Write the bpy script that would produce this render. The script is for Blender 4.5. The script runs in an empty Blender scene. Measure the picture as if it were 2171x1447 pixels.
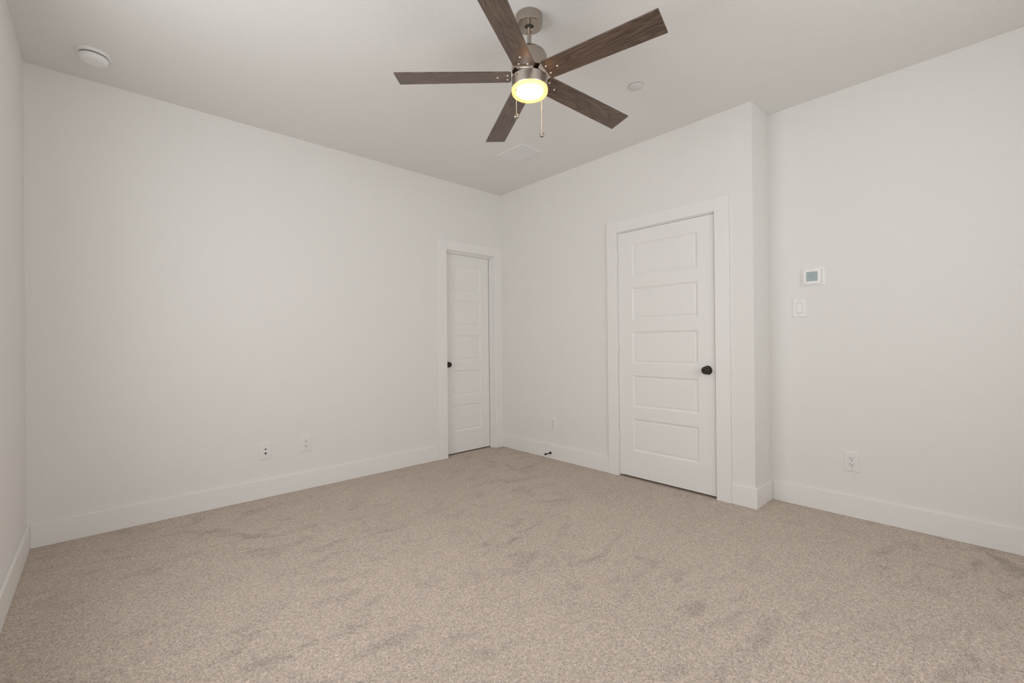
import bpy, bmesh, math, random
from mathutils import Vector, Matrix

sc = bpy.context.scene
COL = sc.collection
PI = math.pi

# ------------------------------------------------------------------ camera
def add_camera():
    f_px, yaw, pitch, roll = 950.797, -0.740829, 0.0017781, -0.00994499
    loc = Vector((-3.23225, -3.70597, 1.13462))
    F = Vector((-math.sin(yaw)*math.cos(pitch), math.cos(yaw)*math.cos(pitch), math.sin(pitch)))
    R = Vector((math.cos(yaw), math.sin(yaw), 0))
    U = R.cross(F)
    R2 = R*math.cos(roll) + U*math.sin(roll)
    U2 = -R*math.sin(roll) + U*math.cos(roll)
    cd = bpy.data.cameras.new('camera')
    cd.sensor_fit = 'HORIZONTAL'
    cd.sensor_width = 36.0
    cd.lens = f_px*36.0/2171.0
    cd.clip_start = 0.02
    cam = bpy.data.objects.new('camera', cd)
    m = Matrix((R2, U2, -F)).transposed().to_4x4()
    m.translation = loc
    cam.matrix_world = m
    COL.objects.link(cam)
    sc.camera = cam
add_camera()

# ------------------------------------------------------------------ colour management, world, daylight
sc.view_settings.view_transform = 'Standard'
sc.view_settings.look = 'None'
sc.view_settings.gamma = 1.0
sc.view_settings.use_curve_mapping = False
sc.view_settings.exposure = 0.0
sc.cycles.use_denoising = True
sc.cycles.max_bounces = 14
sc.cycles.diffuse_bounces = 9
sc.cycles.sample_clamp_indirect = 6.0

W = bpy.data.worlds.new('overcast_sky'); sc.world = W
W.use_nodes = True
bg = W.node_tree.nodes['Background']
bg.inputs[0].default_value = (0.80, 0.88, 1.0, 1)
bg.inputs[1].default_value = 1.0

# room numbers (metres, room corner at the origin)
H = 2.74
WL = -3.550      # left wall plane
LB = -2.580      # y where the right wall steps back
SX = 0.298       # plane of the stepped-back wall
YF = -4.55       # wall behind the camera
BH, BT = 0.138, 0.014   # baseboard

def daylight(name, loc, rot, sx, sy, power, col):
    ld = bpy.data.lights.new(name, 'AREA')
    ld.shape = 'RECTANGLE'; ld.size = sx; ld.size_y = sy
    ld.energy = power; ld.color = col
    o = bpy.data.objects.new(name, ld)
    o.location = loc; o.rotation_euler = rot
    COL.objects.link(o)
    return o
# sky light entering by the left window and by the window behind the camera
WIN1 = (-2.70, -1.17, 0.85, 2.30)     # left wall: y0, y1, z0, z1
WIN2 = (-2.60, -0.80, 0.95, 2.35)       # wall behind the camera: x0, x1, z0, z1
daylight('daylight_left_window', (WL-0.20, (WIN1[0]+WIN1[1])/2, (WIN1[2]+WIN1[3])/2),
         (0, -PI/2, 0), WIN1[3]-WIN1[2], WIN1[1]-WIN1[0], 33, (1.0, 0.995, 0.985))
daylight('daylight_front_window', ((WIN2[0]+WIN2[1])/2, YF-0.20, (WIN2[2]+WIN2[3])/2),
         (PI/2, 0, 0), WIN2[1]-WIN2[0], WIN2[3]-WIN2[2], 33, (1.0, 0.995, 0.985))

# ------------------------------------------------------------------ materials
def new_mat(name):
    m = bpy.data.materials.new(name); m.use_nodes = True
    nt = m.node_tree
    return m, nt, nt.nodes['Principled BSDF']

def simple(name, col, rough=0.5, metal=0.0, spec=0.5, bump=None):
    m, nt, b = new_mat(name)
    b.inputs['Base Color'].default_value = (*col, 1)
    b.inputs['Roughness'].default_value = rough
    b.inputs['Metallic'].default_value = metal
    b.inputs['Specular IOR Level'].default_value = spec
    tc = nt.nodes.new('ShaderNodeTexCoord')
    n = nt.nodes.new('ShaderNodeTexNoise')
    sc_, st, dist = bump if bump else (40.0, 0.02, 0.001)
    n.inputs['Scale'].default_value = sc_
    n.inputs['Detail'].default_value = 3
    nt.links.new(tc.outputs['Object'], n.inputs['Vector'])
    bp = nt.nodes.new('ShaderNodeBump')
    bp.inputs['Strength'].default_value = st
    bp.inputs['Distance'].default_value = dist
    nt.links.new(n.outputs['Fac'], bp.inputs['Height'])
    nt.links.new(bp.outputs['Normal'], b.inputs['Normal'])
    return m

M_WALL = simple('wall_paint', (0.790, 0.780, 0.755), 0.75, spec=0.3, bump=(85.0, 0.22, 0.004))
M_CEIL = simple('ceiling_paint', (0.770, 0.762, 0.742), 0.85, spec=0.2, bump=(70.0, 0.28, 0.004))
M_TRIM = simple('trim_paint', (0.82, 0.812, 0.79), 0.42, spec=0.4)
M_DOOR = simple('door_paint', (0.82, 0.812, 0.79), 0.45, spec=0.4)
M_PLAST = simple('white_plastic', (0.80, 0.79, 0.775), 0.38)
M_PLAST2 = simple('device_plastic', (0.88, 0.875, 0.87), 0.35)
M_DARK = simple('dark_slot', (0.045, 0.04, 0.035), 0.6)
M_GAP = simple('painted_gap_shade', (0.06, 0.055, 0.05), 0.9)  # dark colour stands in for the shade inside narrow gaps
M_BRONZE = simple('oil_rubbed_bronze', (0.035, 0.028, 0.024), 0.28, metal=0.85)
M_BRONZE2 = simple('bronze_highlight_ring', (0.42, 0.38, 0.34), 0.25, metal=1.0)  # bright metal colour stands in for highlights on the dark knobs
M_RUBBER = simple('black_rubber', (0.02, 0.018, 0.018), 0.6)
M_LCD = simple('lcd_screen', (0.27, 0.34, 0.345), 0.25)
M_LCDM = simple('lcd_marks', (0.19, 0.24, 0.245), 0.3)
M_PRINT = simple('grey_print', (0.55, 0.55, 0.55), 0.4)
M_VENT = simple('vent_enamel', (0.745, 0.745, 0.735), 0.5)
M_VENTD = simple('vent_dark', (0.60, 0.605, 0.605), 0.8)
M_DET = simple('detector_plastic', (0.80, 0.80, 0.785), 0.45)
M_SPRK = simple('cover_plate_white', (0.70, 0.675, 0.665), 0.5)
M_BRASSW = simple('pull_chain_metal', (0.85, 0.74, 0.58), 0.25, metal=1.0)
M_SCREW = simple('screw_nickel', (0.93, 0.88, 0.80), 0.18, metal=1.0)
M_STEEL = simple('polished_steel', (0.80, 0.78, 0.75), 0.14, metal=1.0)
M_FRAME = simple('window_vinyl', (0.8, 0.8, 0.8), 0.4)

def nickel(name='brushed_nickel', c0=(0.36, 0.315, 0.27, 1), c1=(0.52, 0.46, 0.40, 1), rough=0.24):
    m, nt, b = new_mat(name)
    b.inputs['Metallic'].default_value = 1.0
    b.inputs['Roughness'].default_value = rough
    tc = nt.nodes.new('ShaderNodeTexCoord')
    mp = nt.nodes.new('ShaderNodeMapping'); mp.inputs['Scale'].default_value = (6, 6, 900)
    n = nt.nodes.new('ShaderNodeTexNoise'); n.inputs['Scale'].default_value = 1.0; n.inputs['Detail'].default_value = 2
    nt.links.new(tc.outputs['Object'], mp.inputs['Vector']); nt.links.new(mp.outputs['Vector'], n.inputs['Vector'])
    cr = nt.nodes.new('ShaderNodeValToRGB')
    cr.color_ramp.elements[0].color = c0; cr.color_ramp.elements[1].color = c1
    nt.links.new(n.outputs['Fac'], cr.inputs['Fac']); nt.links.new(cr.outputs['Color'], b.inputs['Base Color'])
    return m
M_NICKEL = nickel()
M_NICKEL2 = nickel('satin_nickel', (0.58, 0.52, 0.46, 1), (0.72, 0.66, 0.60, 1), 0.36)

def walnut():
    m, nt, b = new_mat('walnut_blade')
    L = nt.links.new
    tc = nt.nodes.new('ShaderNodeTexCoord'); oi = nt.nodes.new('ShaderNodeObjectInfo')
    off = nt.nodes.new('ShaderNodeVectorMath'); off.operation = 'SCALE'; off.inputs['Scale'].default_value = 7.0
    cmb = nt.nodes.new('ShaderNodeCombineXYZ')
    L(oi.outputs['Random'], cmb.inputs[0]); L(oi.outputs['Random'], cmb.inputs[1])
    L(cmb.outputs[0], off.inputs[0])
    add = nt.nodes.new('ShaderNodeVectorMath'); add.operation = 'ADD'
    L(tc.outputs['Object'], add.inputs[0]); L(off.outputs[0], add.inputs[1])
    mp = nt.nodes.new('ShaderNodeMapping'); mp.inputs['Scale'].default_value = (1.6, 13, 1)
    L(add.outputs[0], mp.inputs['Vector'])
    n1 = nt.nodes.new('ShaderNodeTexNoise'); n1.inputs['Scale'].default_value = 1.6; n1.inputs['Detail'].default_value = 3; n1.inputs['Distortion'].default_value = 0.6
    L(mp.outputs[0], n1.inputs['Vector'])
    # contour lines of a slow noise give cathedral grain
    mul = nt.nodes.new('ShaderNodeMath'); mul.operation = 'MULTIPLY'; mul.inputs[1].default_value = 60.0
    L(n1.outputs['Fac'], mul.inputs[0])
    sn = nt.nodes.new('ShaderNodeMath'); sn.operation = 'SINE'; L(mul.outputs[0], sn.inputs[0])
    mp2 = nt.nodes.new('ShaderNodeMapping'); mp2.inputs['Scale'].default_value = (9, 260, 1)
    L(add.outputs[0], mp2.inputs['Vector'])
    n2 = nt.nodes.new('ShaderNodeTexNoise'); n2.inputs['Scale'].default_value = 1.0; n2.inputs['Detail'].default_value = 4
    L(mp2.outputs[0], n2.inputs['Vector'])
    mr = nt.nodes.new('ShaderNodeMapRange'); mr.inputs[1].default_value = -1; mr.inputs[2].default_value = 1
    mr.inputs[3].default_value = 0.28; mr.inputs[4].default_value = 0.52
    L(sn.outputs[0], mr.inputs[0])
    mx = nt.nodes.new('ShaderNodeMath'); mx.operation = 'MULTIPLY_ADD'; mx.inputs[1].default_value = 0.55; 
    L(n2.outputs['Fac'], mx.inputs[0]); L(mr.outputs[0], mx.inputs[2])
    cr = nt.nodes.new('ShaderNodeValToRGB')
    e = cr.color_ramp.elements
    e[0].position = 0.38; e[0].color = (0.026, 0.015, 0.011, 1)
    e[1].position = 0.90; e[1].color = (0.160, 0.102, 0.070, 1)
    k = e.new(0.62); k.color = (0.078, 0.048, 0.033, 1)
    L(mx.outputs[0], cr.inputs['Fac'])
    L(cr.outputs['Color'], b.inputs['Base Color'])
    b.inputs['Roughness'].default_value = 0.36
    b.inputs['Coat Weight'].default_value = 0.4
    b.inputs['Coat Roughness'].default_value = 0.3
    return m
M_WALNUT = walnut()

def carpet():
    m, nt, b = new_mat('beige_cut_pile_carpet')
    L = nt.links.new
    tc = nt.nodes.new('ShaderNodeTexCoord')
    def noise(scale, detail, rough=0.5, dist=0.0, vec=None):
        n = nt.nodes.new('ShaderNodeTexNoise')
        n.inputs['Scale'].default_value = scale; n.inputs['Detail'].default_value = detail
        n.inputs['Roughness'].default_value = rough; n.inputs['Distortion'].default_value = dist
        L(vec if vec else tc.outputs['Object'], n.inputs['Vector'])
        return n.outputs['Fac']
    def rng(v, a, b_, c, d):
        r = nt.nodes.new('ShaderNodeMapRange')
        for i, q in enumerate((a, b_, c, d)): r.inputs[i+1].default_value = q
        L(v, r.inputs[0]); return r.outputs[0]
    def math_(op, a, b_):
        n = nt.nodes.new('ShaderNodeMath'); n.operation = op
        for i, q in enumerate((a, b_)):
            if isinstance(q, (int, float)): n.inputs[i].default_value = q
            else: L(q, n.inputs[i])
        return n.outputs[0]
    def cells(scale):
        v = nt.nodes.new('ShaderNodeTexVoronoi'); v.feature = 'F1'; v.inputs['Scale'].default_value = scale
        L(tc.outputs['Object'], v.inputs['Vector'])
        return v
    tuft = cells(230); tuft2 = cells(140)
    def grey(v, ch=0):
        sp = nt.nodes.new('ShaderNodeSeparateColor'); L(v.outputs['Color'], sp.inputs[0]); return sp.outputs[ch]
    fine = noise(260, 2.0, 0.6)
    big = noise(1.3, 3, 0.5, 0.4)                   # brushed pile areas
    mpg = nt.nodes.new('ShaderNodeMapping'); mpg.inputs['Rotation'].default_value = (0, 0, 0.75); mpg.inputs['Scale'].default_value = (1.0, 1.9, 1)
    L(tc.outputs['Object'], mpg.inputs['Vector'])
    streak = noise(4.6, 4, 0.55, 0.5, mpg.outputs[0])
    patch = math_('MULTIPLY', rng(streak, 0.52, 0.66, 0.0, 1.0), rng(noise(0.9, 2), 0.40, 0.58, 0.25, 1.0))
    tone = rng(big, 0.3, 0.7, 0.97, 1.03)
    tone = math_('MULTIPLY', tone, rng(patch, 0.0, 1.0, 1.02, 0.81))
    tone = math_('MULTIPLY', tone, rng(grey(tuft), 0.0, 1.0, 0.72, 1.26))
    tone = math_('MULTIPLY', tone, rng(grey(tuft2, 1), 0.0, 1.0, 0.89, 1.10))
    tone = math_('MULTIPLY', tone, rng(fine, 0.30, 0.70, 0.82, 1.17))
    hue = nt.nodes.new('ShaderNodeMix'); hue.data_type = 'RGBA'
    L(grey(tuft2, 2), hue.inputs[0])
    hue.inputs[6].default_value = (0.545, 0.453, 0.388, 1)
    hue.inputs[7].default_value = (0.522, 0.449, 0.396, 1)
    vm = nt.nodes.new('ShaderNodeVectorMath'); vm.operation = 'SCALE'
    L(hue.outputs[2], vm.inputs[0]); L(tone, vm.inputs['Scale'])
    L(vm.outputs[0], b.inputs['Base Color'])
    b.inputs['Roughness'].default_value = 0.95
    b.inputs['Specular IOR Level'].default_value = 0.1
    bp = nt.nodes.new('ShaderNodeBump'); bp.inputs['Strength'].default_value = 0.5; bp.inputs['Distance'].default_value = 0.003
    L(grey(tuft), bp.inputs['Height']); L(bp.outputs['Normal'], b.inputs['Normal'])
    return m
M_CARPET = carpet()

def diffuser():
    """frosted glass: glows warm itself and lets the bulb inside show through"""
    m = bpy.data.materials.new('lit_frosted_glass'); m.use_nodes = True
    nt = m.node_tree; nt.nodes.clear(); L = nt.links.new
    out = nt.nodes.new('ShaderNodeOutputMaterial'); mix = nt.nodes.new('ShaderNodeAddShader')
    em = nt.nodes.new('ShaderNodeEmission'); em.inputs[0].default_value = (1.0, 0.40, 0.105, 1); em.inputs[1].default_value = 2.3
    rf = nt.nodes.new('ShaderNodeBsdfRefraction'); rf.inputs['IOR'].default_value = 1.12; rf.inputs['Roughness'].default_value = 0.5
    rf.inputs['Color'].default_value = (0.6, 0.58, 0.5, 1)
    L(em.outputs[0], mix.inputs[0]); L(rf.outputs[0], mix.inputs[1]); L(mix.outputs[0], out.inputs[0])
    return m
def bulb():
    m = bpy.data.materials.new('lit_bulb'); m.use_nodes = True
    nt = m.node_tree; nt.nodes.clear()
    out = nt.nodes.new('ShaderNodeOutputMaterial'); em = nt.nodes.new('ShaderNodeEmission')
    em.inputs[0].default_value = (1.0, 0.90, 0.72, 1); em.inputs[1].default_value = 9.0
    nt.links.new(em.outputs[0], out.inputs[0])
    return m
M_BULB = bulb()
M_LIT = diffuser()

def window_glass():
    m = bpy.data.materials.new('window_glass'); m.use_nodes = True
    nt = m.node_tree; nt.nodes.clear()
    out = nt.nodes.new('ShaderNodeOutputMaterial'); mix = nt.nodes.new('ShaderNodeMixShader')
    tr = nt.nodes.new('ShaderNodeBsdfTransparent'); gl = nt.nodes.new('ShaderNodeBsdfGlossy')
    gl.inputs['Roughness'].default_value = 0.02
    mix.inputs[0].default_value = 0.06
    nt.links.new(tr.outputs[0], mix.inputs[1]); nt.links.new(gl.outputs[0], mix.inputs[2]); nt.links.new(mix.outputs[0], out.inputs[0])
    return m
M_GLASS = window_glass()

# ------------------------------------------------------------------ mesh helpers
def box(bm, lo, hi, M=None):
    lo, hi = [min(a, b) for a, b in zip(lo, hi)], [max(a, b) for a, b in zip(lo, hi)]
    vs = []
    for z in (lo[2], hi[2]):
        for x, y in ((lo[0], lo[1]), (hi[0], lo[1]), (hi[0], hi[1]), (lo[0], hi[1])):
            v = Vector((x, y, z))
            vs.append(bm.verts.new(M @ v if M else v))
    for f in ((3,2,1,0), (4,5,6,7), (0,1,5,4), (1,2,6,5), (2,3,7,6), (3,0,4,7)):
        bm.faces.new([vs[i] for i in f])

def lathe(bm, prof, M=None, n=48, cap0=True, cap1=True):
    rings = []
    for r, z in prof:
        ring = []
        for k in range(n):
            a = 2*PI*k/n
            v = Vector((r*math.cos(a), r*math.sin(a), z))
            ring.append(bm.verts.new(M @ v if M else v))
        rings.append(ring)
    for a, b in zip(rings, rings[1:]):
        for k in range(n):
            f = bm.faces.new((a[k], a[(k+1) % n], b[(k+1) % n], b[k])); f.smooth = True
    if cap0: bm.faces.new(list(reversed(rings[0])))
    if cap1: bm.faces.new(rings[-1])

def tube(bm, p0, p1, r, n=12):
    p0, p1 = Vector(p0), Vector(p1)
    d = p1-p0
    M = Matrix.Translation(p0) @ d.to_track_quat('Z', 'Y').to_matrix().to_4x4()
    lathe(bm, [(r, 0), (r, d.length)], M, n)

def sphere(bm, c, r, sz=1.0, n=16):
    pr = [(max(1e-4, r*math.sin(PI*k/10)), -r*sz*math.cos(PI*k/10)) for k in range(11)]
    lathe(bm, pr, Matrix.Translation(Vector(c)), n)

def obj(name, bm, mat, parent=None, bevel=0.0, seg=2, angle=30, recalc=True):
    if recalc: bmesh.ops.recalc_face_normals(bm, faces=bm.faces)
    me = bpy.data.meshes.new(name); bm.to_mesh(me); bm.free()
    me.materials.append(mat)
    o = bpy.data.objects.new(name, me); COL.objects.link(o)
    if parent: o.parent = parent
    if bevel:
        b = o.modifiers.new('bevel', 'BEVEL'); b.width = bevel; b.segments = seg
        b.limit_method = 'ANGLE'; b.angle_limit = math.radians(angle)
    return o

def smooth(o, ang=35):
    for p in o.data.polygons: p.use_smooth = True
    o.data.set_sharp_from_angle(angle=math.radians(ang))
    return o

def empty(name, loc=(0, 0, 0), rot=None):
    o = bpy.data.objects.new(name, None); COL.objects.link(o)
    o.location = loc; o.empty_display_size = 0.05
    if rot is not None: o.rotation_euler = rot
    return o

def tag(o, label, cat, group=None):
    o['label'] = label; o['category'] = cat
    if group: o['group'] = group
    return o

def struct(o, label=None):
    o['kind'] = 'structure'
    if label: o['label'] = label
    return o

def boxes(name, lst, mat, parent=None, bevel=0.0, **k):
    bm = bmesh.new()
    for lo, hi in lst: box(bm, lo, hi)
    return obj(name, bm, mat, parent, bevel, **k)

# ------------------------------------------------------------------ shell
T = 0.14
XR = SX + T
# door openings (rough openings, filled by the jambs)
A0, A1, AZ = -0.745, -0.098, 2.066     # back wall door, x range
B0, B1, BZ = -2.340, -1.490, 2.062     # right wall door, y range

struct(boxes('floor', [((WL-T, YF-T, -0.06), (XR, T+0.0, 0.0))], M_CARPET), 'beige cut-pile carpet floor')
struct(boxes('ceiling', [((WL-T, YF-T, H), (XR, T, H+0.1))], M_CEIL), 'flat off-white textured ceiling')
struct(boxes('wall_back', [
    ((WL, 0, 0), (A0, T, H)), ((A0, 0, AZ), (A1, T, H)), ((A1, 0, 0), (XR, T, H)),
    ((A0, T-0.02, 0.0), (A1, T+0.0, AZ))], M_WALL))  # last box: added panel sealing the doorway against light leaks
struct(boxes('wall_right', [
    ((0, 0, 0), (T, B1, H)), ((0, B1, BZ), (T, B0, H)), ((0, B0, 0), (T, LB, H)),
    ((T-0.02, B0, 0), (T, B1, BZ)),  # added panel behind the door, keeps outside light out
    ((T, LB, 0), (SX+T, LB+T, H))], M_WALL), 'off-white right wall with a door, ending in an outside corner')
struct(boxes('wall_recess', [((SX, YF, 0), (SX+T, LB, H))], M_WALL), 'off-white wall stepped back behind the outside corner')
y0, y1, z0, z1 = WIN1
struct(boxes('wall_left', [
    ((WL-T, YF, 0), (WL, y0, H)), ((WL-T, y1, 0), (WL, 0+T, H)),
    ((WL-T, y0, 0), (WL, y1, z0)), ((WL-T, y0, z1), (WL, y1, H))], M_WALL))
x0, x1, w0, w1 = WIN2
struct(boxes('wall_front', [
    ((WL-T, YF-T, 0), (x0, YF, H)), ((x1, YF-T, 0), (XR, YF, H)),
    ((x0, YF-T, 0), (x1, YF, w0)), ((x0, YF-T, w1), (x1, YF, H))], M_WALL))

def window(name, a0, a1, zz0, zz1, plane, axis):
    """vinyl window: frame + meeting rail, one pane part; axis 'x' = set in the left wall"""
    e = empty(name, (0, 0, 0))
    fr = 0.05
    rects = [((a0, zz0), (a1, zz0+fr)), ((a0, zz1-fr), (a1, zz1)), ((a0, zz0+fr), (a0+fr, zz1-fr)), ((a1-fr, zz0+fr), (a1, zz1-fr)),
             (((a0+a1)/2-0.02, zz0+fr), ((a0+a1)/2+0.02, zz1-fr))]
    L = []
    for (p, q), (r, s) in rects:
        if axis == 'x': L.append(((plane-0.10, p, q), (plane-0.05, r, s)))
        else: L.append(((p, plane-0.10, q), (r, plane-0.05, s)))
    boxes('window_frame', L, M_FRAME, e)
    if axis == 'x': g = [((plane-0.078, a0+0.03, zz0+0.03), (plane-0.073, a1-0.03, zz1-0.03))]
    else: g = [((a0+0.03, plane-0.078, zz0+0.03), (a1-0.03, plane-0.073, zz1-0.03))]
    boxes('window_pane', g, M_GLASS, e)
    if axis == 'x': s_ = [((plane-0.05, a0-0.03, zz0-0.02), (plane+0.03, a1+0.03, zz0))]
    else: s_ = [((a0-0.03, plane-0.05, zz0-0.02), (a1+0.03, plane+0.03, zz0))]
    boxes('window_sill', s_, M_TRIM, e)
    struct(e)
window('window_1', *WIN1, WL, 'x')
window('window_2', *WIN2, YF, 'y')

# baseboards
def baseboard(name, segs):
    struct(boxes(name, segs, M_TRIM, bevel=0.003))
baseboard('baseboard_back', [((WL+BT, -BT, 0), (-0.823, 0, BH))])
baseboard('baseboard_right', [((-BT, -1.411, 0), (0, 0, BH))])
bm = bmesh.new()   # wraps round the outside corner in one mitred run
pts = [(-0.0, -2.428), (-BT, -2.428), (-BT, LB-BT), (SX-BT, LB-BT), (SX-BT, LB-BT), (SX, LB-BT), (SX, LB), (0, LB)]
out = [(0, -2.428), (-BT, -2.428), (-BT, LB-BT), (SX, LB-BT), (SX, LB), (0, LB)]
lo = [bm.verts.new((x, y, 0)) for x, y in out]; hi = [bm.verts.new((x, y, BH)) for x, y in out]
n = len(out)
bm.faces.new(lo); bm.faces.new(list(reversed(hi)))
for k in range(n): bm.faces.new((lo[k], lo[(k+1) % n], hi[(k+1) % n], hi[k]))
struct(obj('baseboard_corner', bm, M_TRIM, bevel=0.003))
baseboard('baseboard_recess', [((SX-BT, YF+BT, 0), (SX, LB-BT, BH))])
baseboard('baseboard_left', [((WL, YF+BT, 0), (WL+BT, 0, BH))])
baseboard('baseboard_front', [((WL, YF, 0), (SX, YF+BT, BH))])

# ------------------------------------------------------------------ doors
PZ = [(1.932, 1.667), (1.571, 1.309), (1.211, 0.949), (0.852, 0.592), (0.497, 0.229)]

def door_slab_bm(width, pz, z0, z1, px0, px1, thick=0.035):
    """local: u along the door 0..width, v = depth (0 = room face, + away from room), z up"""
    bm = bmesh.new()
    V = lambda u, d, z: bm.verts.new((u, d, z))
    def quad(u0, za, u1, zb):
        bm.faces.new((V(u0, 0, za), V(u1, 0, za), V(u1, 0, zb), V(u0, 0, zb)))
    quad(0, z0, px0, z1); quad(px1, z0, width, z1)
    edges = [z1] + [z for p in pz for z in p] + [z0]
    for i in range(0, len(edges), 2): quad(px0, edges[i+1], px1, edges[i])
    prof = [(0, 0), (0.0015, 0.0022), (0.006, 0.0045), (0.013, 0.0075), (0.0185, 0.0085), (0.0205, 0.0085), (0.0235, 0.0045), (0.027, 0.0040)]
    for zt, zb in pz:
        rings = []
        for ins, d in prof:
            rings.append([V(px0+ins, d, zb+ins), V(px1-ins, d, zb+ins), V(px1-ins, d, zt-ins), V(px0+ins, d, zt-ins)])
        for a, b in zip(rings, rings[1:]):
            for k in range(4): bm.faces.new((a[k], a[(k+1) % 4], b[(k+1) % 4], b[k]))
        bm.faces.new(rings[-1])
    # sides, back
    c = [(0, z0), (width, z0), (width, z1), (0, z1)]
    f = [V(u, 0, z) for u, z in c]; g = [V(u, thick, z) for u, z in c]
    for k in range(4): bm.faces.new((f[k], f[(k+1) % 4], g[(k+1) % 4], g[k]))
    bm.faces.new(list(reversed(g)))
    bmesh.ops.remove_doubles(bm, verts=bm.verts, dist=1e-5)
    return bm

def knob(parent, loc, axis_dir):
    """door knob: rosette, neck and a turned knob; axis_dir points into the room"""
    M = Matrix.Translation(Vector(loc)) @ Vector(axis_dir).to_track_quat('Z', 'Y').to_matrix().to_4x4()
    bm = bmesh.new()
    lathe(bm, [(0.0325, 0), (0.0330, 0.002), (0.0315, 0.005), (0.027, 0.0085), (0.017, 0.0105), (0.012, 0.013), (0.0105, 0.019), (0.0105, 0.026),
               (0.014, 0.030), (0.0225, 0.034), (0.0265, 0.040), (0.0272, 0.046), (0.0255, 0.053), (0.021, 0.058), (0.0155, 0.0605), (0.0145, 0.0590), (0.0135, 0.0590), (0.0125, 0.0605), (0.002, 0.0610)], M, 40)
    k = obj('door_handle', bm, M_BRONZE, parent); smooth(k, 40)
    bm = bmesh.new()
    lathe(bm, [(0.0268, 0.0355), (0.0284, 0.0372), (0.0284, 0.0385), (0.0274, 0.0400)], M, 40, False, False)
    lathe(bm, [(0.0170, 0.0600), (0.0162, 0.0612), (0.0150, 0.0604)], M, 40, False, False)
    r = obj('handle_highlight_ring', bm, M_BRONZE2, k, recalc=True); smooth(r)  # rings add the knob's highlights as bright geometry
    r['label'] = 'thin bright rings painted in as knob highlights'
    return k

# door 1: narrow closet door set back in the back wall
d1 = empty('door_1', (-0.42, 0.06, 0)); struct(d1, 'narrow white five-panel door set back in the back wall')
def local(o, parent):
    o.matrix_parent_inverse = parent.matrix_world.inverted() if False else Matrix.Translation(-parent.location)
bm = door_slab_bm(0.610, PZ, 0.014, 2.040, 0.133, 0.133+0.363)
s1 = obj('door_panel', bm, M_DOOR, d1); s1.location = (-0.738, 0.06, 0)
s1.location = Vector((-0.738, 0.06, 0)) - d1.location
f1 = boxes('door_frame', [((A0, 0, 0), (-0.730+0.0, 0.12, 2.050)), ((-0.115, 0, 0), (A1, 0.12, 2.050)), ((A0, 0, 2.050), (A1, 0.12, AZ)),
     ((-0.730, 0.020, 0), (-0.718, 0.057, 2.038)), ((-0.127, 0.020, 0), (-0.115, 0.057, 2.038)), ((-0.730, 0.020, 2.038), (-0.115, 0.057, 2.050))],
     M_TRIM, d1, bevel=0.0015); local(f1, d1)
k1 = knob(d1, (-0.678, 0.060, 0.917), (0, -1, 0)); local(k1, d1)

# casings
def casing(name, segs): struct(boxes(name, segs, M_TRIM, bevel=0.0025))
CT = 0.018
casing('trim_1', [((-0.823, -CT, 0), (-0.722, 0, 2.155)), ((-0.107, -CT, 0), (0.0, 0, 2.155)), ((-0.722, -CT, 2.058), (-0.107, 0, 2.155))])
casing('trim_2', [((-CT, -1.505, 0), (0, -1.411, 2.148)), ((-CT, -2.428, 0), (0, -2.328, 2.148)), ((-CT, -2.328, 2.052), (0, -1.505, 2.148))])

# door 2: wide door in the right wall, face nearly flush with the wall
d2 = empty('door_2', (0, -1.915, 0)); struct(d2, 'wide white five-panel door in the right wall')
bm = door_slab_bm(0.806, PZ, 0.018, 2.041, 0.131, 0.131+0.553)
for v in bm.verts:     # local u -> -y from the hinge side, depth -> +x
    u, d, z = v.co; v.co = (d+0.0015, -1.5125-u+1.915, z)
s2 = obj('door_panel', bm, M_DOOR, d2)
f2 = boxes('door_frame', [((0, -1.5095, 0), (0.12, B1, 2.0445)), ((0, B0, 0), (0.12, -2.3215, 2.0445)), ((0, B0, 2.0445), (0.12, B1, BZ)),
     ((0.041, -1.522, 0), (0.075, -1.5095, 2.0445)), ((0.041, -2.3215, 0), (0.075, -2.309, 2.0445)), ((0.041, -2.309, 2.032), (0.075, -1.522, 2.0445))],
     M_TRIM, d2, bevel=0.001); local(f2, d2)
for zc in (1.823, 1.083, 0.330):
    bm = bmesh.new()
    M = Matrix.Translation((-0.006, -1.5085, zc-0.05))
    prof = []
    for k in range(5):
        prof += [(0.0055, 0.02*k+0.0002), (0.0062, 0.02*k+0.0012), (0.0062, 0.02*k+0.0188), (0.0055, 0.02*k+0.0198)]
    lathe(bm, [(0.003, -0.003), (0.0055, -0.001)] + prof + [(0.0055, 0.101), (0.003, 0.103)], M, 16)
    box(bm, (-0.006, -1.5093, zc-0.05), (0.0, -1.5080, zc+0.05))
    hg = obj('hinge', bm, M_TRIM, d2); local(hg, d2); smooth(hg, 40)
k2 = knob(d2, (0.0015, -2.266, 0.919), (-1, 0, 0)); local(k2, d2)

# ------------------------------------------------------------------ wall plates (built facing -Y, local x right, z up)
def plate_bm(w, h, t=0.006, cut=0.006):
    bm = bmesh.new()
    rings = []
    for ins, y in ((0, 0), (0.0003, -0.002), (0.0025, -t+0.0008), (cut, -t)):
        rings.append([bm.verts.new((sx*(w/2-ins), y, sz*(h/2-ins))) for sx, sz in ((-1,-1),(1,-1),(1,1),(-1,1))])
    for a, b in zip(rings, rings[1:]):
        for k in range(4): bm.faces.new((a[k], a[(k+1)%4], b[(k+1)%4], b[k]))
    bm.faces.new(rings[-1]); bm.faces.new(list(reversed(rings[0])))
    return bm
TY = Matrix.Rotation(PI/2, 4, 'X')   # lathe axis z -> -y
def fmat(x, y, z): return Matrix.Translation((x, y, z)) @ TY

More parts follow.
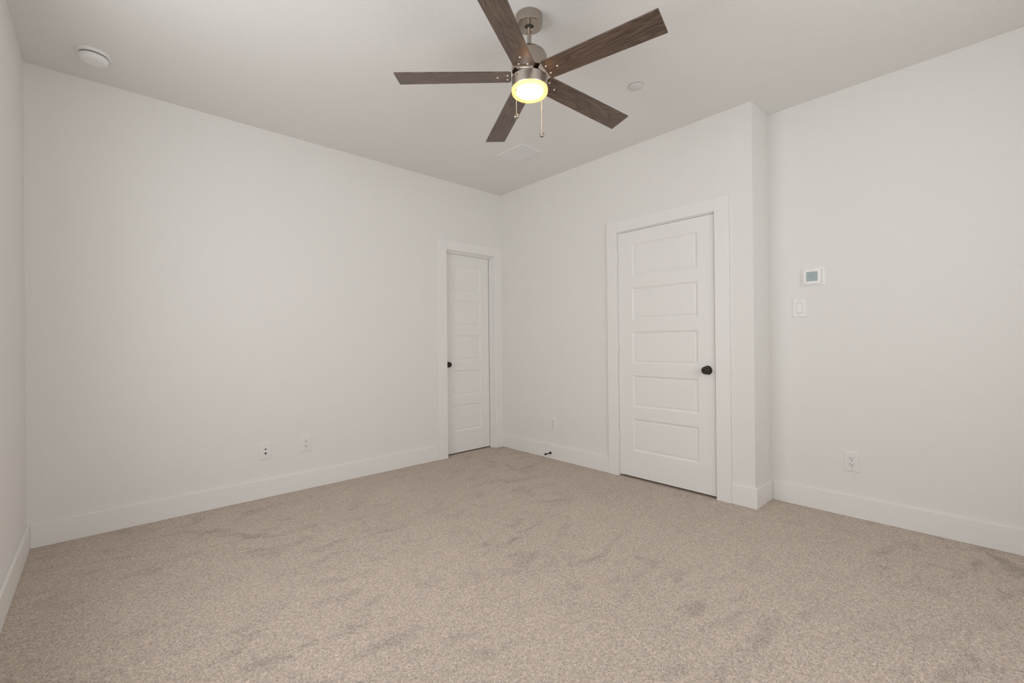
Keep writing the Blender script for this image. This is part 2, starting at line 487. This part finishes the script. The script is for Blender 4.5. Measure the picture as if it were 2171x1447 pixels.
def plate_base(name, loc, rz, w=0.080, h=0.124):
    e = empty(name, loc, (0, 0, rz))
    cp = obj('cover_plate', plate_bm(w, h), M_PLAST, e)
    for sz in (-1, 1):
        bm = bmesh.new(); lathe(bm, [(0.0032, 0), (0.003, 0.0006), (0.001, 0.0009)], fmat(0, -0.006, sz*0.0485), 12)
        obj('screw', bm, M_PRINT, cp)
    return e

def insert(e, w=0.034, h=0.068):
    return boxes('insert', [((-w/2, -0.0085, -h/2), (w/2, -0.0055, h/2))], M_PLAST, e, bevel=0.001)

def outlet(name, loc, rz):
    e = plate_base(name, loc, rz)
    frame = boxes('insert_rim', [((-0.0175, -0.0064, -0.0345), (0.0175, -0.0058, 0.0345))], M_PRINT, e)
    ins = insert(e, 0.0335, 0.067); ins.name = 'socket_face'
    for cz in (0.0195, -0.0175):
        for sx, hh in ((-1, 0.0042), (1, 0.0035)):
            boxes('blade_slot', [((sx*0.0066-0.0016, -0.0090, cz+0.003-hh), (sx*0.0066+0.0016, -0.0080, cz+0.003+hh))], M_DARK, ins)
        bm = bmesh.new(); lathe(bm, [(0.0031, 0), (0.0031, 0.0008)], fmat(0, -0.0083, cz-0.0095), 14)
        obj('ground_hole', bm, M_DARK, ins)
    return e

tag(outlet('wall_outlet', (-2.0525, 0, 0.3555), 0), 'white double power outlet on the left long wall, right one of the pair of plates', 'outlet')
tag(outlet('wall_outlet', (0, -0.755, 0.340), -PI/2), 'small white double power outlet above the baseboard beside the black door stop', 'outlet')
tag(outlet('wall_outlet', (SX, -3.051, 0.351), -PI/2), 'white double power outlet low on the right stepped-back wall', 'outlet')

jp = plate_base('jack_plate', (-2.3405, 0, 0.3455), 0)
ins = insert(jp); ins.name = 'jack_insert'
bm = bmesh.new()
vs = [(-0.0075, 0.0045), (-0.0045, -0.0035), (-0.002, -0.0055), (0.002, -0.0055), (0.0045, -0.0035), (0.0075, 0.0045)]
f = [bm.verts.new((x, -0.0092, z+0.0135)) for x, z in vs]; g = [bm.verts.new((x, -0.0080, z+0.0135)) for x, z in vs]
bm.faces.new(f); bm.faces.new(list(reversed(g)))
for k in range(6): bm.faces.new((f[k], f[(k+1)%6], g[(k+1)%6], g[k]))
obj('phone_jack', bm, M_DARK, jp)
bm = bmesh.new(); lathe(bm, [(0.0072, 0), (0.0072, 0.002), (0.0060, 0.0022), (0.0050, 0.0075), (0.0030, 0.0080)], fmat(0, -0.0083, -0.0165), 12)
cx = obj('coaxial_jack', bm, M_DARK, jp)
tag(jp, 'white wall plate with two dark jacks, left one of the pair of plates', 'wall plate')

sw = plate_base('light_switch', (SX, -2.7705, 1.350), -PI/2, 0.086, 0.126)
boxes('switch_rim', [((-0.0178, -0.0066, -0.0348), (0.0178, -0.0058, 0.0348))], M_PRINT, sw)
bm = bmesh.new()    # rocker, pressed at the top
for x in (-0.0162, 0.0162):
    pass
P = [(-0.0055, 0.0325), (-0.0075, 0.0325), (-0.0085, 0.004), (-0.0115, -0.0325), (-0.0055, -0.0325)]
a = [bm.verts.new((-0.0160, y, z)) for y, z in P]; b_ = [bm.verts.new((0.0160, y, z)) for y, z in P]
bm.faces.new(a); bm.faces.new(list(reversed(b_)))
for k in range(5): bm.faces.new((a[k], a[(k+1)%5], b_[(k+1)%5], b_[k]))
obj('rocker', bm, M_PLAST, sw, bevel=0.0008)
tag(sw, 'white rocker light switch on the stepped-back wall under the thermostat', 'switch')

# thermostat
th = empty('thermostat', (SX, -2.8505, 1.5525), (0, 0, -PI/2))
def rrect_plate(w, h, y0, y1, r, cut):
    bm = bmesh.new()
    def ring(ins, y):
        pts = []
        for cx_, cz_, a0_ in ((1, 1, 0), (-1, 1, 90), (-1, -1, 180), (1, -1, 270)):
            for k in range(7):
                a_ = math.radians(a0_+15*k)
                rr = max(0.0005, r-ins)
                pts.append(bm.verts.new((cx_*(w/2-r)+rr*math.cos(a_), y, cz_*(h/2-r)+rr*math.sin(a_))))
        return pts
    rs = [ring(0, y0), ring(0, y1+cut), ring(cut*0.35, y1+cut*0.3), ring(cut, y1)]
    for a_, b2 in zip(rs, rs[1:]):
        for k in range(len(a_)): bm.faces.new((a_[k], a_[(k+1)%len(a_)], b2[(k+1)%len(a_)], b2[k]))
    bm.faces.new(rs[-1]); bm.faces.new(list(reversed(rs[0])))
    return bm
obj('back_plate', rrect_plate(0.142, 0.1175, 0, -0.005, 0.008, 0.002), M_PLAST, th)
hs = smooth(obj('housing', rrect_plate(0.100, 0.102, -0.004, -0.026, 0.010, 0.004), M_PLAST2, th), 25)
hs.location = (-0.001, 0, 0.002)
scn = boxes('screen', [((-0.0325, -0.0272, -0.0300), (0.0325, -0.0258, 0.0335))], M_LCD, th)
boxes('brand_mark', [((-0.015, -0.0264, 0.0400), (0.015, -0.0259, 0.0425))], M_PRINT, th)
bm = bmesh.new()
for tri in ([(-0.011, 0.010), (0.009, 0.010), (-0.001, 0.0075)], [(-0.004, 0.008), (0.002, 0.008), (0.001, -0.007), (-0.003, -0.007)]):
    f = [bm.verts.new((x, -0.0275, z)) for x, z in tri]; bm.faces.new(f)
obj('display_mark', bm, M_LCDM, scn, recalc=False)
tag(th, 'white square thermostat with a grey blank display on the stepped-back wall', 'thermostat')

# door stop on the baseboard
ds = empty('door_stop', (-BT, -0.727, 0.055))
MX = Vector((-1, 0.0, -0.02)).to_track_quat('Z', 'Y').to_matrix().to_4x4()
bm = bmesh.new(); lathe(bm, [(0.0135, 0), (0.0135, 0.003), (0.010, 0.006), (0.006, 0.009)], MX, 20); smooth(obj('base', bm, M_BRONZE, ds))
bm = bmesh.new(); lathe(bm, [(0.0052, 0.005), (0.0048, 0.055), (0.0052, 0.064)], MX, 14); smooth(obj('rod', bm, M_BRONZE, ds))
bm = bmesh.new(); lathe(bm, [(0.006, 0.060), (0.0095, 0.063), (0.0100, 0.074), (0.008, 0.079), (0.003, 0.080)], MX, 18); smooth(obj('tip', bm, M_RUBBER, ds))
tag(ds, 'small black rigid door stop screwed to the baseboard of the right wall', 'door stop')

# ------------------------------------------------------------------ ceiling fittings
DN = Matrix.Rotation(PI, 4, 'X')    # lathe z -> down
sd = empty('smoke_detector', (-3.256, -0.350, H))
bm = bmesh.new(); lathe(bm, [(0.073, 0), (0.0735, 0.008), (0.0715, 0.013), (0.064, 0.0145)], DN, 56); smooth(obj('mounting_base', bm, M_DET, sd))
bm = bmesh.new(); lathe(bm, [(0.0600, 0.013), (0.0600, 0.020)], DN, 56); smooth(obj('vent_gap_shade', bm, M_GAP, sd))  # dark band paints the shade between base and body
bm = bmesh.new(); lathe(bm, [(0.0615, 0.0195), (0.0625, 0.022), (0.0620, 0.034), (0.0585, 0.042), (0.050, 0.047), (0.034, 0.049), (0.002, 0.0495)], DN, 56)
body = smooth(obj('body', bm, M_DET, sd), 50)
bm = bmesh.new(); lathe(bm, [(0.0145, 0.0485), (0.0140, 0.0512), (0.011, 0.0522), (0.001, 0.0525)], DN @ Matrix.Translation((-0.022, -0.012, 0)), 28)
smooth(obj('test_button', bm, M_PLAST, body))
tag(sd, 'round white smoke detector on the ceiling near the left wall', 'smoke detector')

sp = empty('sprinkler_cover', (-0.741, -2.162, H))
bm = bmesh.new(); lathe(bm, [(0.036, 0), (0.036, 0.0045)], DN, 40); obj('rim_gap_shade', bm, M_GAP, sp)  # dark disc paints the shade behind the cover
bm = bmesh.new(); lathe(bm, [(0.0440, 0.0035), (0.0450, 0.0042), (0.0450, 0.0058), (0.0440, 0.0066), (0.001, 0.0072)], DN, 48); smooth(obj('cover_disc', bm, M_SPRK, sp), 60)
tag(sp, 'flat round white cover disc set in the ceiling right of the fan', 'sprinkler')

vt = empty('ceiling_vent', (-0.594, -0.947, H))
hx, hy = 0.128, 0.156
bm = bmesh.new()
rings = []
for ins, z in ((0, 0), (0.000, -0.003), (0.006, -0.008), (0.026, -0.008), (0.028, -0.004)):
    rings.append([bm.verts.new((sx_*(hx-ins), sy_*(hy-ins), z)) for sx_, sy_ in ((-1,-1),(1,-1),(1,1),(-1,1))])
for a_, b2 in zip(rings, rings[1:]):
    for k in range(4): bm.faces.new((a_[k], a_[(k+1)%4], b2[(k+1)%4], b2[k]))
obj('flange', bm, M_VENT, vt)
boxes('backing', [((-hx+0.02, -hy+0.02, -0.0016), (hx-0.02, hy-0.02, -0.0002))], M_VENTD, vt)
bm = bmesh.new()
k = 0; x = -hx+0.034
while x < hx-0.03:
    M = Matrix.Translation((x, 0, -0.0048)) @ Matrix.Rotation(math.radians(18), 4, 'Y')
    box(bm, (-0.0052, -hy+0.027, -0.0006), (0.0052, hy-0.027, 0.0006), M)
    x += 0.0102
obj('louvres', bm, M_VENT, vt)
tag(vt, 'flat rectangular white air vent in the ceiling between the fan and the room corner', 'vent')

# ------------------------------------------------------------------ ceiling fan
FX, FY, ZB = -1.6670, -2.1426, 2.4392
PHI, RT, WT, TAU, R0, WR = -1.3841, 0.6576, 0.125, -0.1789, 0.095, 0.1105
TX, TYY, DR = -0.0504, -0.0150, 0.0206
fan = empty('ceiling_fan', (FX, FY, H))
def fz(z): return z - H
def fobj(name, bm, mat, parent=fan, **k): return obj(name, bm, mat, parent, **k)
bm = bmesh.new()
lathe(bm, [(0.064, 0), (0.066, -0.002), (0.0662, -0.044), (0.0648, -0.0485), (0.061, -0.051), (0.023, -0.0515), (0.0215, -0.049), (0.0215, -0.030)], None, 64, True, False)
can = smooth(fobj('canopy', bm, M_NICKEL), 30)
bm = bmesh.new(); sphere(bm, (0, 0, -0.041), 0.0195, 0.8, 28)
lathe(bm, [(0.0225, -0.0490), (0.0225, -0.0460)], None, 32)
smooth(fobj('hanger_ball', bm, M_DARK))
bm = bmesh.new(); lathe(bm, [(0.0102, -0.048), (0.0102, fz(2.575))], None, 28); smooth(fobj('down_rod', bm, M_NICKEL))
# motor housing above the blades
bm = bmesh.new()
lathe(bm, [(0.012, fz(2.586)), (0.020, fz(2.585)), (0.040, fz(2.578)), (0.062, fz(2.567)), (0.078, fz(2.553)), (0.0855, fz(2.538)), (0.0878, fz(2.520)),
           (0.0885, fz(2.462)), (0.0860, fz(2.460)), (0.0850, fz(2.468)), (0.040, fz(2.470))], None, 72, False, True)
smooth(fobj('motor_housing', bm, M_NICKEL), 40)
bm = bmesh.new(); lathe(bm, [(0.083, fz(2.4695)), (0.083, fz(2.460)), (0.060, fz(2.458)), (0.060, fz(2.434)), (0.075, fz(2.432))], None, 56)
smooth(fobj('rotor', bm, simple('rotor_bronze', (0.10, 0.055, 0.035), 0.5, metal=0.5)), 30)
# light kit shell, below the blades
bm = bmesh.new()
lathe(bm, [(0.070, fz(2.4345)), (0.0868, fz(2.4340)), (0.0884, fz(2.4322)), (0.0886, fz(2.3835)), (0.0872, fz(2.3812)), (0.080, fz(2.3812))], None, 72)
shell = smooth(fobj('light_kit_shell', bm, M_NICKEL2), 30)
bm = bmesh.new()
lathe(bm, [(0.0850, 0.0230), (0.0880, 0.0225), (0.0886, 0.020), (0.0884, 0.010), (0.0868, 0.003), (0.0825, -0.002), (0.073, -0.0052), (0.05, -0.0075), (0.001, -0.0085)], None, 72)
gl = smooth(fobj('glass_shade', bm, M_LIT), 60); gl.location = (0, 0, fz(2.358))
bm = bmesh.new(); sphere(bm, (0, 0, 0), 0.065, 0.17, 40)
bu = smooth(fobj('bulb', bm, M_BULB, gl), 80); bu.location = (0, 0, 0.0115)
gl['label'] = 'round frosted glass shade glowing warm yellow-white'

# blades with their arms and screws
for i in range(5):
    a = PHI + i*2*PI/5
    rad = Vector((math.cos(a), math.sin(a), 0)); tan = Vector((-math.sin(a), math.cos(a), 0))
    up = Vector((0, 0, 1))
    X = rad + up*(TX*rad.x + TYY*rad.y - DR)
    t2 = tan*math.cos(TAU)
    Y = t2 + up*(math.sin(TAU) + TX*t2.x + TYY*t2.y)
    X.normalize(); Y = (Y - X*Y.dot(X)).normalized(); Z = X.cross(Y)
    M = Matrix((X, Y, Z)).transposed().to_4x4(); M.translation = Vector((0, 0, fz(ZB)))
    bm = bmesh.new()
    out = [(R0+0.004, -WR/2), (R0, -WR/2+0.005), (R0, WR/2-0.005), (R0+0.004, WR/2), (RT-0.002, WT/2), (RT, WT/2-0.002), (RT, -WT/2+0.002), (RT-0.002, -WT/2)]
    lo = [bm.verts.new((x, y, 0)) for x, y in out]; hi = [bm.verts.new((x, y, 0.0055)) for x, y in out]
    bm.faces.new(lo); bm.faces.new(list(reversed(hi)))
    for k in range(8): bm.faces.new((lo[k], lo[(k+1)%8], hi[(k+1)%8], hi[k]))
    bl = fobj('blade', bm, M_WALNUT, bevel=0.0006, seg=1)
    bl.matrix_local = M
    # blade arm: sits on the blade's upper face, flares in to the rotor
    bm = bmesh.new()
    pts = []
    L_ = [(0.060, -0.030, -0.006), (0.072, -0.035, -0.006), (0.083, -0.0425, -0.003), (0.0905, -0.047, 0.0015), (0.0965, -0.0475, 0.0058), (0.112, -0.046, 0.0058), (0.130, -0.034, 0.0058), (0.150, -0.018, 0.0058), (0.166, -0.011, 0.0058), (0.174, -0.002, 0.0058)]
    lower = [[bm.verts.new((x, y*q, z)) for q in (1, 0.5, 0, -0.5, -1)] for x, y, z in L_]
    upper = [[bm.verts.new((x, y*q, z+0.0024)) for q in (1, 0.5, 0, -0.5, -1)] for x, y, z in L_]
    m_ = len(L_)-1
    for k in range(m_):
        for q in range(4):
            bm.faces.new((lower[k][q], lower[k][q+1], lower[k+1][q+1], lower[k+1][q]))
            bm.faces.new((upper[k][q+1], upper[k][q], upper[k+1][q], upper[k+1][q+1]))
        bm.faces.new((lower[k][0], lower[k+1][0], upper[k+1][0], upper[k][0]))
        bm.faces.new((lower[k+1][4], lower[k][4], upper[k][4], upper[k+1][4]))
    for q in range(4):
        bm.faces.new((lower[0][q+1], lower[0][q], upper[0][q], upper[0][q+1]))
        bm.faces.new((lower[m_][q], lower[m_][q+1], upper[m_][q+1], upper[m_][q]))
    arm = smooth(fobj('blade_arm', bm, M_STEEL, bl), 50)
    for x, y in ((0.158, 0.0), (0.1085, -0.0225), (0.1085, 0.0225)):
        bm = bmesh.new()
        lathe(bm, [(0.0052, 0.0), (0.0050, 0.0014), (0.0036, 0.0026), (0.001, 0.0031)], Matrix.Translation((x, y, 0.0)) @ DN, 16)
        smooth(fobj('screw', bm, M_SCREW, bl), 50)

# pull chains: axes in the camera-facing frame of the fan
rv = Vector((math.cos(-0.740829), math.sin(-0.740829), 0)); fv = Vector((-math.sin(-0.740829), math.cos(-0.740829), 0))
def pull(off, ztop, zbot, zconn):
    bm = bmesh.new()
    zt, zb = fz(ztop), fz(zbot)
    tube(bm, (off.x, off.y, zt), (off.x, off.y, zb), 0.0011, 8)
    nb = int((ztop-zbot)/0.0042)
    for k in range(nb):
        sphere(bm, (off.x, off.y, zt-(k+0.5)*0.0042), 0.0017, 1.0, 6)
    ch = fobj('pull_chain', bm, M_BRASSW)
    bm = bmesh.new(); c0 = Matrix.Translation((off.x, off.y, fz(zconn)))
    lathe(bm, [(0.0012, -0.006), (0.0024, -0.0045), (0.0024, 0.0045), (0.0012, 0.006)], c0, 12)
    smooth(fobj('chain_connector', bm, M_NICKEL, ch))
    bm = bmesh.new()
    c1 = Matrix.Translation((off.x, off.y, zb-0.010))
    lathe(bm, [(0.002, 0.014), (0.0035, 0.0125), (0.006, 0.010), (0.0108, 0.006), (0.0122, 0.0), (0.0112, -0.006), (0.0075, -0.0105), (0.002, -0.0125)], c1, 28)
    smooth(fobj('chain_fob', bm, M_NICKEL, ch), 60)
    return ch
p1 = rv*(-0.068) - fv*0.062
c1_ = pull(p1, 2.420, 2.226, 2.342)
bm = bmesh.new(); d = p1.normalized()
tube(bm, (d.x*0.086, d.y*0.086, fz(2.421)), (p1.x*1.015, p1.y*1.015, fz(2.419)), 0.004, 14)
smooth(fobj('chain_grommet', bm, M_NICKEL, c1_))
p2 = rv*0.0625 + fv*0.068
c2_ = pull(p2, 2.420, 2.196, 2.315)
bm = bmesh.new(); d = p2.normalized()
tube(bm, (d.x*0.086, d.y*0.086, fz(2.421)), (p2.x*1.015, p2.y*1.015, fz(2.419)), 0.004, 14)
smooth(fobj('chain_grommet', bm, M_NICKEL, c2_))
tag(fan, 'five-blade dark walnut and brushed nickel ceiling fan with a lit round lamp', 'ceiling fan')
